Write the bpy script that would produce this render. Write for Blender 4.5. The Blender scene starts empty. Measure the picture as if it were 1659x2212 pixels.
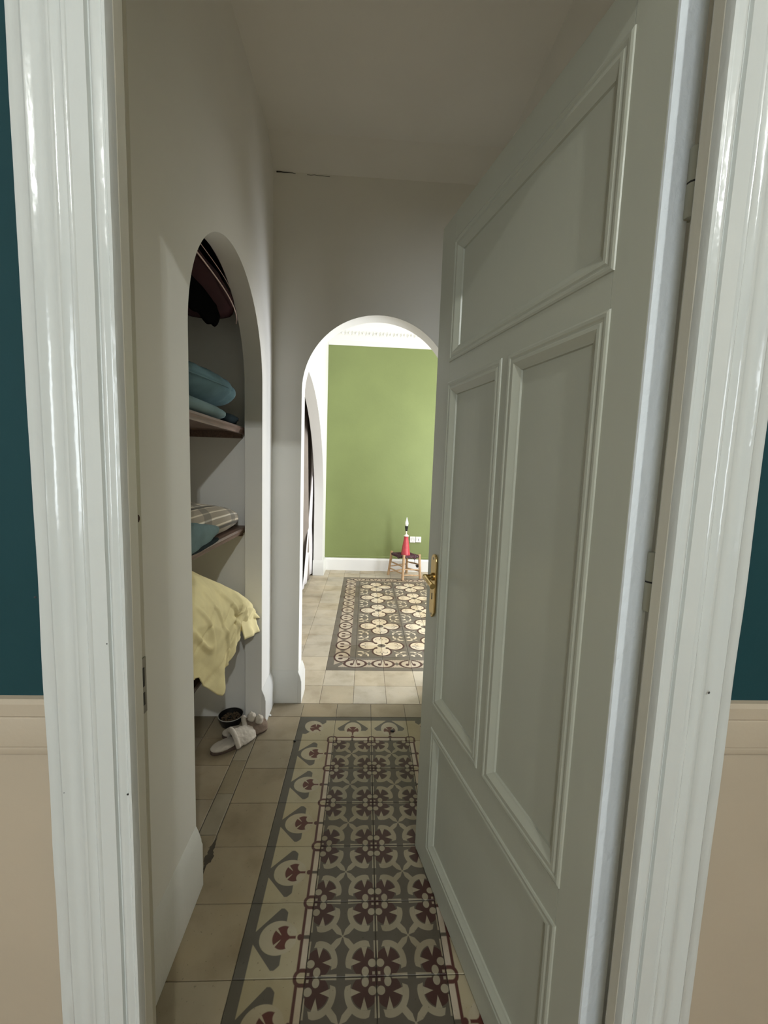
import bpy, bmesh, math, random
from mathutils import Vector, Matrix, noise
random.seed(7)
PI = math.pi
S = bpy.context.scene
COL = S.collection

# ------------------------------------------------------------------ camera, world, lights, exposure
RM = ((0.998398, -0.0450, 0.0341), (0.0290, -0.1083, -0.9937), (0.0484, 0.9931, -0.1068))
cam_d = bpy.data.cameras.new('camera')
cam = bpy.data.objects.new('camera', cam_d); COL.objects.link(cam)
r0, r1, r2 = (Vector(r) for r in RM)
r2 = r2.normalized(); r0 = (r0 - r2 * r0.dot(r2)).normalized(); r1 = r2.cross(r0)
cam.matrix_world = Matrix(((r0.x, -r1.x, -r2.x, -0.0722), (r0.y, -r1.y, -r2.y, -1.999),
                           (r0.z, -r1.z, -r2.z, 1.4209), (0, 0, 0, 1)))
cam_d.sensor_fit = 'HORIZONTAL'; cam_d.sensor_width = 36.0
cam_d.lens = 36.0 * 880.74 / 1659.0
cam_d.clip_start = 0.02
S.camera = cam

W = bpy.data.worlds.new('world'); S.world = W; W.use_nodes = True
W.node_tree.nodes['Background'].inputs[0].default_value = (0.62, 0.75, 1.0, 1)
W.node_tree.nodes['Background'].inputs[1].default_value = 1.0

S.view_settings.view_transform = 'Standard'; S.view_settings.look = 'None'
S.view_settings.gamma = 1.0; S.view_settings.use_curve_mapping = False
S.view_settings.exposure = 0.0
S.cycles.max_bounces = 14; S.cycles.diffuse_bounces = 12

def area(name, loc, target, sx, sy, power, col):
    d = bpy.data.lights.new(name, 'AREA'); d.shape = 'RECTANGLE'; d.size = sx; d.size_y = sy
    d.energy = power; d.color = col
    o = bpy.data.objects.new(name, d); COL.objects.link(o); o.location = loc
    o.rotation_euler = (Vector(target) - Vector(loc)).to_track_quat('-Z', 'Y').to_euler()
    return o
# daylight coming in at the far room's two windows and at the near room's window
area('daylight_far_door', (2.05, 1.12, 1.15), (0.0, 1.12, 1.05), 0.75, 2.2, 78, (0.93, 0.96, 1.0))
area('daylight_far_window', (2.05, 2.72, 1.85), (0.0, 2.72, 1.7), 1.0, 1.7, 50, (1.0, 0.98, 0.9))
area('daylight_near_window', (-1.1, -4.88, 1.65), (-1.1, 0.0, 1.60), 1.0, 1.5, 58, (0.88, 0.95, 1.0))
# the near room's ceiling lamp: bulb of the pendant built below
LAMP = Vector((0.44, -3.52, 2.93))
ld = bpy.data.lights.new('pendant_bulb_light', 'POINT'); ld.energy = 225; ld.color = (0.96, 1.0, 0.98); ld.shadow_soft_size = 0.03
lo = bpy.data.objects.new('pendant_bulb_light', ld); COL.objects.link(lo); lo.location = LAMP

# ------------------------------------------------------------------ node helpers
class X:
    """scalar node expression"""
    nt = None
    def __init__(s, v): s.v = v
    @staticmethod
    def op(kind, *a, clamp=False):
        n = X.nt.nodes.new('ShaderNodeMath'); n.operation = kind; n.use_clamp = clamp
        for i, q in enumerate(a):
            q = q.v if isinstance(q, X) else q
            if isinstance(q, (int, float)): n.inputs[i].default_value = q
            else: X.nt.links.new(q, n.inputs[i])
        return X(n.outputs[0])
    def __add__(s, o): return X.op('ADD', s, o)
    __radd__ = __add__
    def __sub__(s, o): return X.op('SUBTRACT', s, o)
    def __rsub__(s, o): return X.op('SUBTRACT', o, s)
    def __mul__(s, o): return X.op('MULTIPLY', s, o)
    __rmul__ = __mul__
    def __truediv__(s, o): return X.op('DIVIDE', s, o)
    def __neg__(s): return X.op('MULTIPLY', s, -1.0)
def mn(*a):
    r = a[0]
    for b in a[1:]: r = X.op('MINIMUM', r, b)
    return r
def mx(*a):
    r = a[0]
    for b in a[1:]: r = X.op('MAXIMUM', r, b)
    return r
def ab(a): return X.op('ABSOLUTE', a)
def sqrt(a): return X.op('SQRT', a)
def dist(a, b, ca, cb, sa=1.0, sb=1.0):
    u = (a - ca) * (1.0 / sa) if sa != 1.0 else a - ca
    v = (b - cb) * (1.0 / sb) if sb != 1.0 else b - cb
    return sqrt(X.op('MULTIPLY_ADD', u, u, v * v))
def circ(a, b, ca, cb, r): return dist(a, b, ca, cb) - r
def ell(a, b, ca, cb, ra, rb): return (dist(a, b, ca, cb, ra, rb) - 1.0) * min(ra, rb)
def mask(d, w=0.014): return X.op('MULTIPLY_ADD', d, -1.0 / w, 0.5, clamp=True)

def new_mat(name):
    m = bpy.data.materials.new(name); m.use_nodes = True
    nt = m.node_tree; X.nt = nt
    return m, nt, nt.nodes['Principled BSDF']
def rgb(c): return (c[0], c[1], c[2], 1.0)
def noise_n(nt, scale, detail=3, coord='Object', rough=0.55, dim=None):
    tc = nt.nodes.new('ShaderNodeTexCoord')
    n = nt.nodes.new('ShaderNodeTexNoise'); n.inputs['Scale'].default_value = scale
    n.inputs['Detail'].default_value = detail; n.inputs['Roughness'].default_value = rough
    src = tc.outputs[coord]
    if coord == 'Geometry':
        g = nt.nodes.new('ShaderNodeNewGeometry'); src = g.outputs['Position']
    if dim:
        mp = nt.nodes.new('ShaderNodeMapping'); mp.inputs['Scale'].default_value = dim
        nt.links.new(src, mp.inputs[0]); src = mp.outputs[0]
    nt.links.new(src, n.inputs['Vector'])
    return n
def pos_noise(nt, scale, detail=3, dim=None):
    g = nt.nodes.new('ShaderNodeNewGeometry')
    n = nt.nodes.new('ShaderNodeTexNoise'); n.inputs['Scale'].default_value = scale; n.inputs['Detail'].default_value = detail
    src = g.outputs['Position']
    if dim:
        mp = nt.nodes.new('ShaderNodeMapping'); mp.inputs['Scale'].default_value = dim
        nt.links.new(src, mp.inputs[0]); src = mp.outputs[0]
    nt.links.new(src, n.inputs['Vector'])
    return n
def mixc(nt, fac, a, b):
    n = nt.nodes.new('ShaderNodeMix'); n.data_type = 'RGBA'
    for v, i in ((fac, 0), (a, 6), (b, 7)):
        v = v.v if isinstance(v, X) else v
        if isinstance(v, (int, float)): n.inputs[i].default_value = v
        elif isinstance(v, tuple): n.inputs[i].default_value = rgb(v)
        else: nt.links.new(v, n.inputs[i])
    return n.outputs[2]
def ramp(nt, fac, stops):
    n = nt.nodes.new('ShaderNodeValToRGB')
    e = n.color_ramp.elements
    while len(e) < len(stops): e.new(0.5)
    for k, (p, c) in enumerate(stops): e[k].position = p; e[k].color = rgb(c)
    nt.links.new(fac, n.inputs[0]); return n.outputs[0]
def bump(nt, b, h, strength, distance=0.01):
    n = nt.nodes.new('ShaderNodeBump'); n.inputs['Strength'].default_value = strength; n.inputs['Distance'].default_value = distance
    nt.links.new(h, n.inputs['Height']); nt.links.new(n.outputs[0], b.inputs['Normal'])
def paint(name, col, rough=0.6, var=0.06, bs=0.15, bscale=60, dim=None, spec=0.5):
    m, nt, b = new_mat(name)
    n = pos_noise(nt, 2.3, 4)
    lo_ = tuple(c * (1 - var) for c in col); hi = tuple(min(1, c * (1 + var)) for c in col)
    nt.links.new(ramp(nt, n.outputs[0], [(0.3, lo_), (0.7, hi)]), b.inputs['Base Color'])
    b.inputs['Roughness'].default_value = rough; b.inputs['Specular IOR Level'].default_value = spec
    n2 = pos_noise(nt, bscale, 3, dim)
    bump(nt, b, n2.outputs[0], bs, 0.004)
    return m
def plain(name, col, rough=0.5, metal=0.0):
    m, nt, b = new_mat(name)
    n = noise_n(nt, 25, 3)
    nt.links.new(ramp(nt, n.outputs[0], [(0.3, tuple(c * 0.86 for c in col)), (0.7, tuple(min(1, c * 1.1) for c in col))]), b.inputs['Base Color'])
    b.inputs['Roughness'].default_value = rough; b.inputs['Metallic'].default_value = metal
    return m
def fabric(name, col, scale=600, rough=0.95, var=0.15, bs=0.3):
    m, nt, b = new_mat(name)
    n = noise_n(nt, 9, 4)
    nt.links.new(ramp(nt, n.outputs[0], [(0.3, tuple(c * (1 - var) for c in col)), (0.7, tuple(min(1, c * (1 + var)) for c in col))]), b.inputs['Base Color'])
    b.inputs['Roughness'].default_value = rough
    b.inputs['Specular IOR Level'].default_value = 0.12
    n2 = noise_n(nt, scale, 2); bump(nt, b, n2.outputs[0], bs, 0.002)
    return m
def wood(name, c1, c2, rough=0.5, dim=(1, 1, 1), scale=8):
    m, nt, b = new_mat(name)
    n = noise_n(nt, scale, 5, dim=dim)
    nt.links.new(ramp(nt, n.outputs[0], [(0.3, c1), (0.7, c2)]), b.inputs['Base Color'])
    b.inputs['Roughness'].default_value = rough
    bump(nt, b, n.outputs[0], 0.15, 0.003)
    return m

# ---- palette
CREAM = (0.345, 0.30, 0.20); CREAM2 = (0.36, 0.318, 0.232); GREY = (0.090, 0.081, 0.066); MAROON = (0.044, 0.0165, 0.0120)
OLIVE = (0.073, 0.062, 0.046); FCREAM = (0.66, 0.575, 0.44); FGREY = (0.155, 0.135, 0.112); FMAR = (0.075, 0.035, 0.032)

def tile_finish(nt, b, col, wear=0.5):
    """dirt mottling, a tint that differs from tile to tile, dull gloss"""
    oi = nt.nodes.new('ShaderNodeObjectInfo')
    n = pos_noise(nt, 7, 5)
    dirt = ramp(nt, n.outputs[0], [(0.30, (0.74, 0.70, 0.64)), (0.52, (1, 1, 1)), (0.75, (1.0, 0.97, 0.92))])
    m1 = nt.nodes.new('ShaderNodeMix'); m1.data_type = 'RGBA'; m1.blend_type = 'MULTIPLY'; m1.inputs[0].default_value = wear + 0.35
    nt.links.new(col, m1.inputs[6]); nt.links.new(dirt, m1.inputs[7])
    tint = ramp(nt, oi.outputs['Random'], [(0.0, (0.84, 0.80, 0.72)), (0.35, (0.97, 0.93, 0.86)), (0.65, (1.0, 0.99, 0.97)), (1.0, (0.90, 0.90, 0.90))])
    m2 = nt.nodes.new('ShaderNodeMix'); m2.data_type = 'RGBA'; m2.blend_type = 'MULTIPLY'; m2.inputs[0].default_value = 1.0
    nt.links.new(m1.outputs[2], m2.inputs[6]); nt.links.new(tint, m2.inputs[7])
    sp = pos_noise(nt, 120, 2)
    specks = ramp(nt, sp.outputs[0], [(0.0, (0.35, 0.3, 0.25)), (0.27, (0.35, 0.3, 0.25)), (0.31, (1, 1, 1))])
    m3 = nt.nodes.new('ShaderNodeMix'); m3.data_type = 'RGBA'; m3.blend_type = 'MULTIPLY'; m3.inputs[0].default_value = 0.5
    nt.links.new(m2.outputs[2], m3.inputs[6]); nt.links.new(specks, m3.inputs[7])
    nt.links.new(m3.outputs[2], b.inputs['Base Color'])
    b.inputs['Roughness'].default_value = 0.5; b.inputs['Specular IOR Level'].default_value = 0.35
    bump(nt, b, n.outputs[0], 0.05, 0.004)
def local(nt):
    tc = nt.nodes.new('ShaderNodeTexCoord'); sp = nt.nodes.new('ShaderNodeSeparateXYZ')
    nt.links.new(tc.outputs['Object'], sp.inputs[0])
    return X(sp.outputs[0]), X(sp.outputs[1])

def mat_plain_tile(name, c):
    m, nt, b = new_mat(name)
    n = pos_noise(nt, 3.0, 5)
    col = ramp(nt, n.outputs[0], [(0.3, tuple(q * 0.8 for q in c)), (0.7, tuple(min(1, q * 1.12) for q in c))])
    tile_finish(nt, b, col); return m
def mat_field():
    m, nt, b = new_mat('patterned_field_tile'); px, py = local(nt)
    a = 1.0 - ab(px) * 10.0; c = 1.0 - ab(py) * 10.0
    A = mx(a, c); B = mn(a, c)
    t = (A + B) * 0.70711; s = (A - B) * 0.70711
    col = OLIVE
    crd = dist(A, B, 0.335, 0.335)
    cres = mx(ab(crd - 0.468) - 0.082 + mx(0.30 - B, 0.0) * 0.18, (A - 0.7) * 0.32 + 0.165 - B, 0.70 - A - B)
    spear = mx(s - mn((1.40 - t) * 0.5, 0.085), 1.0 - t, t - 1.37)
    cross = mx(s - 0.016, 1.3 - t)
    col = mixc(nt, mask(mn(cres, spear, cross)), col, (0.245, 0.213, 0.150))
    disc = mx(crd - 0.355, 0.045 - B)
    corner = A - 0.21
    col = mixc(nt, mask(mn(disc, corner)), col, MAROON)
    spike = mx(ab(B - 0.345) - (A - 0.45) * 0.34, A - 0.72)
    oval = ell(A, B, 0.315, 0.120, 0.100, 0.112)
    sq = mx(ab(A - 0.078), ab(B - 0.078)) - 0.036
    strip = mx(ab(B - 0.042) - 0.020 - (A - 0.62) * 0.03, 0.44 - A, A - 0.88)
    col = mixc(nt, mask(mn(spike, oval, sq, strip)), col, (0.255, 0.223, 0.16))
    tile_finish(nt, b, col, 0.35); return m
def border_layers(nt, u, V, col):
    """one flower of the hall border: u runs inwards 0..1, V is the distance from its axis"""
    disc = ell(u, V, 0.53, 0.0, 0.28, 0.228)
    arm = mx((V - 0.112) - (u - 0.20) * 1.0, u - 0.615, -disc, V - 0.41, 0.1 - u)
    arm = mx(arm, circ(u, V, 0.405, 0.175, 0.272))
    root = mx(V - (0.28 - u) * 0.8, u - 0.28, 0.1 - u)
    col = mixc(nt, mask(mn(arm, root)), col, GREY)
    col = mixc(nt, mask(disc), col, CREAM2)
    fan = mx(circ(u, V, 0.60, 0, 0.158), u - 0.70)
    notch = mx(ab((0.60 - u) - V) - (0.585 - u) * 0.26, u - 0.565)
    neck = circ(u, V, 0.725, 0.095, 0.078)
    fan = mx(fan, -notch, -neck)
    stem = mx(V - 0.019, 0.6 - u, u - 0.79)
    return mixc(nt, mask(mn(fan, stem)), col, (0.085, 0.024, 0.017))
def mat_border():
    m, nt, b = new_mat('patterned_border_tile'); px, py = local(nt)
    u = px * 5.0 + 0.5; V = ab(py) * 5.0
    col = border_layers(nt, u, V, CREAM)
    col = mixc(nt, mask(u - 0.17), col, GREY)
    su = X.op('MAXIMUM', 0.94 - u, 0.0); sv = V - 0.5
    ring_d = sqrt(su * su + sv * sv)
    strip = 0.885 - u
    col = mixc(nt, mask(mx(strip, 0.08 - ring_d)), col, (0.41, 0.35, 0.275))
    col = mixc(nt, mask(mx(V - 0.025, 0.9 - u)), col, OLIVE)
    line = mx(ab(u - 0.890) - 0.022, 0.075 - ring_d)
    bud = circ(u, V, 0.856, 0.0, 0.042)
    ring = ab(ring_d - 0.084) - 0.024
    col = mixc(nt, mask(mn(line, bud, ring)), col, (0.07, 0.023, 0.017))
    tile_finish(nt, b, col, 0.4); return m
def mat_corner():
    m, nt, b = new_mat('patterned_corner_tile'); px, py = local(nt)
    u = px * 5.0 + 0.5; w = 0.5 - py * 5.0
    t = (u + w) * 0.70711; s = ab(u - w) * 0.70711
    col = border_layers(nt, t - 0.10, s, CREAM)
    col = mixc(nt, mask(mn(u, w) - 0.17), col, GREY)
    rd = dist(u, w, 0.95, 0.95)
    col = mixc(nt, mask(ab(rd - 0.088) - 0.024), col, (0.07, 0.023, 0.017))
    tile_finish(nt, b, col, 0.4); return m
FT = 0.2035                                           # far-room tile
def mat_flower():
    m, nt, b = new_mat('patterned_flower_tile'); px, py = local(nt)
    x = px * (1 / FT) + 0.5; y = py * (1 / FT) + 0.5
    A = mx(x, y); B = mn(x, y); t = (A + B) * 0.70711; s = (A - B) * 0.70711
    col = FGREY
    branch = mx(s - 0.012, 0.66 - t, t - 1.20)
    l1 = ell(A, B, 0.83, 0.53, 0.105, 0.034); l2 = ell(A, B, 0.86, 0.80, 0.06, 0.045)
    l3 = ell(A, B, 0.73, 0.585, 0.05, 0.05)
    col = mixc(nt, mask(mn(branch, l1, l2, l3)), col, FCREAM)
    lobe = ell(A, B, 0.515, 0.0, 0.33, 0.325)
    col = mixc(nt, mask(lobe - 0.07), col, FMAR)
    col = mixc(nt, mask(mn(lobe, circ(A, B, 0, 0, 0.24))), col, FCREAM)
    scroll = mx(ab(dist(A, B, 0.565, 0.135) - 0.085) - 0.015, 0.085 - (A - 0.44) * 0.4 - B * 0.0 - 0.05, ab(B - 0.135) - 0.1, 0.50 - A)
    drop = ell(A, B, 0.72, 0.0, 0.075, 0.032)
    tre = circ(A, B, 0.235, 0.215, 0.055)
    col = mixc(nt, mask(mn(scroll, drop)), col, (0.24, 0.20, 0.17))
    col = mixc(nt, mask(tre), col, FMAR)
    col = mixc(nt, mask(circ(A, B, 0, 0, 0.16)), col, FGREY)
    col = mixc(nt, mask(circ(A, B, 0, 0, 0.05)), col, FMAR)
    tile_finish(nt, b, col, 0.2); return m
def far_border_layers(nt, u, w):
    """u inwards 0..1, w = distance along the border from the joint (0..0.5)"""
    col = FGREY
    zig = X.op('PINGPONG', w, 0.04)
    band = mx(0.23 + zig * 0.6 - u, u - 0.80 + zig * 0.6)
    col = mixc(nt, mask(band), col, (0.45, 0.38, 0.30))
    dia = (ab(u - 0.5) * 0.8 + (0.5 - w)) - 0.10
    col = mixc(nt, mask(dia), col, FGREY)
    rd = dist(u, w, 0.50, 0.0, 0.72, 1.0)
    col = mixc(nt, mask(rd - 0.385), col, (0.50, 0.43, 0.34))
    ring = mx(ab(rd - 0.385) - 0.045, (u - 0.60) - w * 3.0)
    curl = mx(ab(w - 0.075 + (u - 0.45) * 0.12) - 0.018, 0.44 - u, u - 0.77)
    heart = ell(u, w, 0.45, 0.125, 0.085, 0.06)
    return mixc(nt, mask(mn(ring, curl, heart)), col, FMAR)
def mat_fborder():
    m, nt, b = new_mat('patterned_scroll_tile'); px, py = local(nt)
    u = px * (1 / FT) + 0.5; w = 0.5 - ab(py) * (1 / FT)
    tile_finish(nt, b, far_border_layers(nt, u, w), 0.25); return m
def mat_fcorner():
    m, nt, b = new_mat('patterned_scroll_corner_tile'); px, py = local(nt)
    u = px * (1 / FT) + 0.5; w = py * (1 / FT) + 0.5
    A = mx(u, w); B = mn(u, w)
    tile_finish(nt, b, far_border_layers(nt, B, ab(1.0 - A)), 0.25); return m

M = {}
M['wall'] = paint('white_wall_paint', (0.80, 0.79, 0.75), 0.75, 0.03, 0.12, 14)
M['ceil'] = paint('ceiling_paint', (0.79, 0.775, 0.735), 0.85, 0.03, 0.1, 12)
M['farwhite'] = paint('far_white_paint', (0.76, 0.755, 0.735), 0.7, 0.02, 0.08, 14)
M['green'] = paint('green_wall_paint', (0.195, 0.238, 0.084), 0.55, 0.05, 0.12, 40)
M['teal'] = paint('teal_wall_paint', (0.0085, 0.038, 0.043), 0.6, 0.06, 0.15, 40, None, 0.15)
M['tan'] = paint('tan_wainscot_paint', (0.385, 0.325, 0.24), 0.5, 0.05, 0.1, 60)
M['trim'] = paint('white_gloss_trim', (0.515, 0.535, 0.505), 0.15, 0.03, 0.3, 40, (1, 1, 0.5))
M['jamb'] = paint('jamb_gloss_paint', (0.56, 0.55, 0.47), 0.3, 0.05, 0.25, 45, (1, 1, 0.25))
M['base'] = paint('baseboard_gloss', (0.70, 0.70, 0.67), 0.28, 0.04, 0.2, 50)
M['door'] = paint('door_gloss_paint', (0.355, 0.362, 0.295), 0.33, 0.04, 0.14, 45, (1, 1, 0.25))
M['dooredge'] = paint('door_edge_paint', (0.70, 0.74, 0.76), 0.4, 0.1, 0.5, 70)
M['grout'] = plain('grout', (0.10, 0.085, 0.065), 0.95)
M['ptile'] = mat_plain_tile('plain_hall_tile', (0.30, 0.252, 0.178))
M['gtile'] = mat_plain_tile('grey_strip_tile', (0.27, 0.232, 0.165))
M['ftile'] = mat_plain_tile('plain_far_tile', (0.52, 0.465, 0.375))
M['field'] = mat_field(); M['border'] = mat_border(); M['corner'] = mat_corner()
M['flower'] = mat_flower(); M['fborder'] = mat_fborder(); M['fcorner'] = mat_fcorner()
M['brass'] = plain('aged_brass', (0.58, 0.42, 0.18), 0.26, 1.0)
M['black'] = plain('black_matte', (0.01, 0.01, 0.01), 0.5)
M['iron'] = plain('painted_iron', (0.22, 0.21, 0.17), 0.4)
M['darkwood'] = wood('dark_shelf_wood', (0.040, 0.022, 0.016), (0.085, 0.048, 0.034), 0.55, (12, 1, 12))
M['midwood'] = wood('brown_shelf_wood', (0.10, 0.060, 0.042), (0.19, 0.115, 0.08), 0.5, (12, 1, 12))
M['stoolwood'] = wood('light_stool_wood', (0.36, 0.22, 0.11), (0.56, 0.38, 0.22), 0.6, (6, 6, 1), 10)

# ------------------------------------------------------------------ mesh helpers
class MB:
    def __init__(s): s.b = bmesh.new()
    def v(s, *p): return s.b.verts.new(p)
    def face(s, pts):
        vs = [p if isinstance(p, bmesh.types.BMVert) else s.b.verts.new(p) for p in pts]
        try: return s.b.faces.new(vs)
        except ValueError: return None
    def box(s, x0, x1, y0, y1, z0, z1):
        p = [s.v(x, y, z) for z in (z0, z1) for x, y in ((x0, y0), (x1, y0), (x1, y1), (x0, y1))]
        for f in ((3, 2, 1, 0), (4, 5, 6, 7), (0, 1, 5, 4), (1, 2, 6, 5), (2, 3, 7, 6), (3, 0, 4, 7)): s.face([p[i] for i in f])
    def loft(s, rings, closed=True, caps=True):
        R = [[s.v(*p) for p in r] for r in rings]; n = len(R[0])
        for a, b in zip(R, R[1:]):
            for i in range(n if closed else n - 1):
                j = (i + 1) % n; s.face([a[i], a[j], b[j], b[i]])
        if caps: s.face(R[0][::-1]); s.face(R[-1])
        return R
    def grid(s, f, nu, nv):
        G = [[s.v(*f(i / nu, j / nv)) for j in range(nv + 1)] for i in range(nu + 1)]
        for i in range(nu):
            for j in range(nv): s.face([G[i][j], G[i + 1][j], G[i + 1][j + 1], G[i][j + 1]])
        return G
    def lathe(s, prof, n=24, c=(0, 0, 0), caps=True):
        s.loft([[(c[0] + r * math.cos(2 * PI * k / n), c[1] + r * math.sin(2 * PI * k / n), c[2] + z) for k in range(n)] for r, z in prof], True, caps)
    def tube(s, pts, rad, n=10, caps=True):
        pts = [Vector(p) for p in pts]; rings = []
        up = Vector((0, 0, 1))
        for i, p in enumerate(pts):
            t = (pts[min(i + 1, len(pts) - 1)] - pts[max(i - 1, 0)]).normalized()
            a = t.cross(up)
            if a.length < 1e-3: a = t.cross(Vector((1, 0, 0)))
            a.normalize(); b2 = t.cross(a); r = rad(i / max(1, len(pts) - 1)) if callable(rad) else rad
            rings.append([tuple(p + a * (r * math.cos(2 * PI * k / n)) + b2 * (r * math.sin(2 * PI * k / n))) for k in range(n)])
        s.loft(rings, True, caps)
    def lump(s, c, r, p=2.5, nu=36, nv=22, disp=None):
        """superellipsoid cushion"""
        def sp(x, e): return math.copysign(abs(x) ** e, x)
        e = 2.0 / p
        rings = []
        for j in range(nv + 1):
            th = -PI / 2 + PI * j / nv; th = max(-PI / 2 + 0.02, min(PI / 2 - 0.02, th)); ring = []
            for i in range(nu):
                ph = 2 * PI * i / nu
                q = Vector((sp(math.cos(th), e) * sp(math.cos(ph), e) * r[0], sp(math.cos(th), e) * sp(math.sin(ph), e) * r[1], sp(math.sin(th), 0.9) * r[2]))
                if disp: q = disp(q, Vector(c))
                ring.append((c[0] + q.x, c[1] + q.y, c[2] + q.z))
            rings.append(ring)
        s.loft(rings, True, True)
    def prism(s, poly, axis_map):
        """extrude 2-D polygon; axis_map(u, v, w) with w = 0 or 1"""
        a = [s.v(*axis_map(u, v, 0)) for u, v in poly]; b2 = [s.v(*axis_map(u, v, 1)) for u, v in poly]
        n = len(poly)
        for i in range(n): s.face([a[i], a[(i + 1) % n], b2[(i + 1) % n], b2[i]])
        s.face(a[::-1]); s.face(b2)
    def build(s, name, mat, parent=None, smooth=False, bevel=0, subsurf=0, solid=0, loc=None, rot=None, doubles=False):
        if doubles: bmesh.ops.remove_doubles(s.b, verts=s.b.verts, dist=1e-5)
        bmesh.ops.recalc_face_normals(s.b, faces=s.b.faces)
        me = bpy.data.meshes.new(name); s.b.to_mesh(me); s.b.free()
        me.materials.append(mat)
        if smooth:
            for p in me.polygons: p.use_smooth = True
            try: me.set_sharp_from_angle(angle=0.7 if smooth is True else smooth)
            except Exception: pass
        o = bpy.data.objects.new(name, me); COL.objects.link(o)
        if loc: o.location = loc
        if rot: o.rotation_euler = rot
        if parent: o.parent = parent
        if solid: md = o.modifiers.new('solid', 'SOLIDIFY'); md.thickness = solid; md.offset = 0
        if bevel: md = o.modifiers.new('bevel', 'BEVEL'); md.width = bevel; md.segments = 2; md.limit_method = 'ANGLE'; md.angle_limit = 0.7
        if subsurf: md = o.modifiers.new('sub', 'SUBSURF'); md.levels = subsurf; md.render_levels = subsurf
        return o
def empty(name, loc=(0, 0, 0), rotz=0):
    o = bpy.data.objects.new(name, None); COL.objects.link(o); o.location = loc; o.rotation_euler = (0, 0, rotz); o.empty_display_size = 0.1; return o
def tag(o, label, cat, group=None):
    o['label'] = label; o['category'] = cat
    if group: o['group'] = group
    return o
def struct(o, label=None):
    o['kind'] = 'structure'
    if label: o['label'] = label
    return o
def nz(p, s, k=0): return noise.noise(Vector(p) * s + Vector((k * 7.3, k * 3.1, k * 1.7)))

# ------------------------------------------------------------------ structure: floors and their tiles
def tile_mesh(name, sx, sy, mat):
    mb = MB(); g = 0.0009; e = 0.0016; hx, hy = sx / 2 - g, sy / 2 - g
    rings = [[(-x, -y, z), (x, -y, z), (x, y, z), (-x, y, z)] for x, y, z in ((hx, hy, -0.012), (hx, hy, -0.0012), (hx - e, hy - e, 0.0))]
    mb.loft(rings)
    o = mb.build(name, mat); me = o.data; bpy.data.objects.remove(o); return me
def lay(me, name, x, y, rot, parent):
    o = bpy.data.objects.new(name, me); COL.objects.link(o); o.parent = parent
    o.location = (x, y, random.uniform(-0.0007, 0.0))
    o.rotation_euler = (random.uniform(-1, 1) * 0.0012, random.uniform(-1, 1) * 0.0012, rot); return o
mb = MB(); mb.box(-1.06, 0.62, -1.44, 0.33, -0.05, -0.0065)
floor = struct(mb.build('floor', M['grout']), 'hallway floor of old cement tiles with a patterned carpet of tiles')
T = 0.2
me_p = tile_mesh('tile', T, T, M['ptile']); me_f = tile_mesh('tile', T, T, M['field']); me_b = tile_mesh('tile', T, T, M['border']); me_c = tile_mesh('tile', T, T, M['corner'])
me_half = tile_mesh('tile', T, 0.13, M['ptile']); me_s = tile_mesh('strip_tile', 0.07, T, M['gtile'])
for r in range(9):
    y = 0.1 - T * r
    if y - T / 2 < -1.45: break
    for x, q, rot in ((-0.5, me_p, 0), (-0.3, me_b, 0), (-0.1, me_f, 0), (0.1, me_f, 0), (0.3, me_b, PI), (0.5, me_p, 0)):
        if r == 0 and x == -0.3: q, rot = me_c, 0
        elif r == 0 and x == 0.3: q, rot = me_c, -PI / 2
        elif r == 0 and abs(x) < 0.2: q, rot = me_b, -PI / 2
        lay(q, 'tile', x, y, rot, floor)
for x in (-0.5, -0.3, -0.1, 0.1, 0.3, 0.5): lay(me_half, 'tile', x, 0.265, 0, floor)
for r in range(6): lay(me_s, 'strip_tile', -0.637, 0.05 - 0.2 * r + 0.1, 0, floor)
for r in range(6):
    for c in range(2): lay(me_p, 'tile', -0.774 - 0.2 * c, 0.12 - 0.2 * r, 0, floor)

mb = MB()
ring = [(0.012 * (1 + 1.1 * nz((math.cos(a), math.sin(a), 2), 4.1)) * math.cos(a), 0.052 * (1 + 0.6 * nz((math.cos(a), math.sin(a), 5), 4.1)) * math.sin(a)) for a in [2 * PI * k / 40 for k in range(40)]]
mb.loft([[(-0.598 + x * q, -0.635 + y * q, z) for x, y in ring] for q, z in ((1, -0.004), (1, 0.0004), (0.6, 0.0002))])
gp = mb.build('broken_joint', plain('crumbled_earth', (0.045, 0.035, 0.022), 0.95), floor); gp['label'] = 'dark crumbled joint beside the near niche corner'

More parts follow.
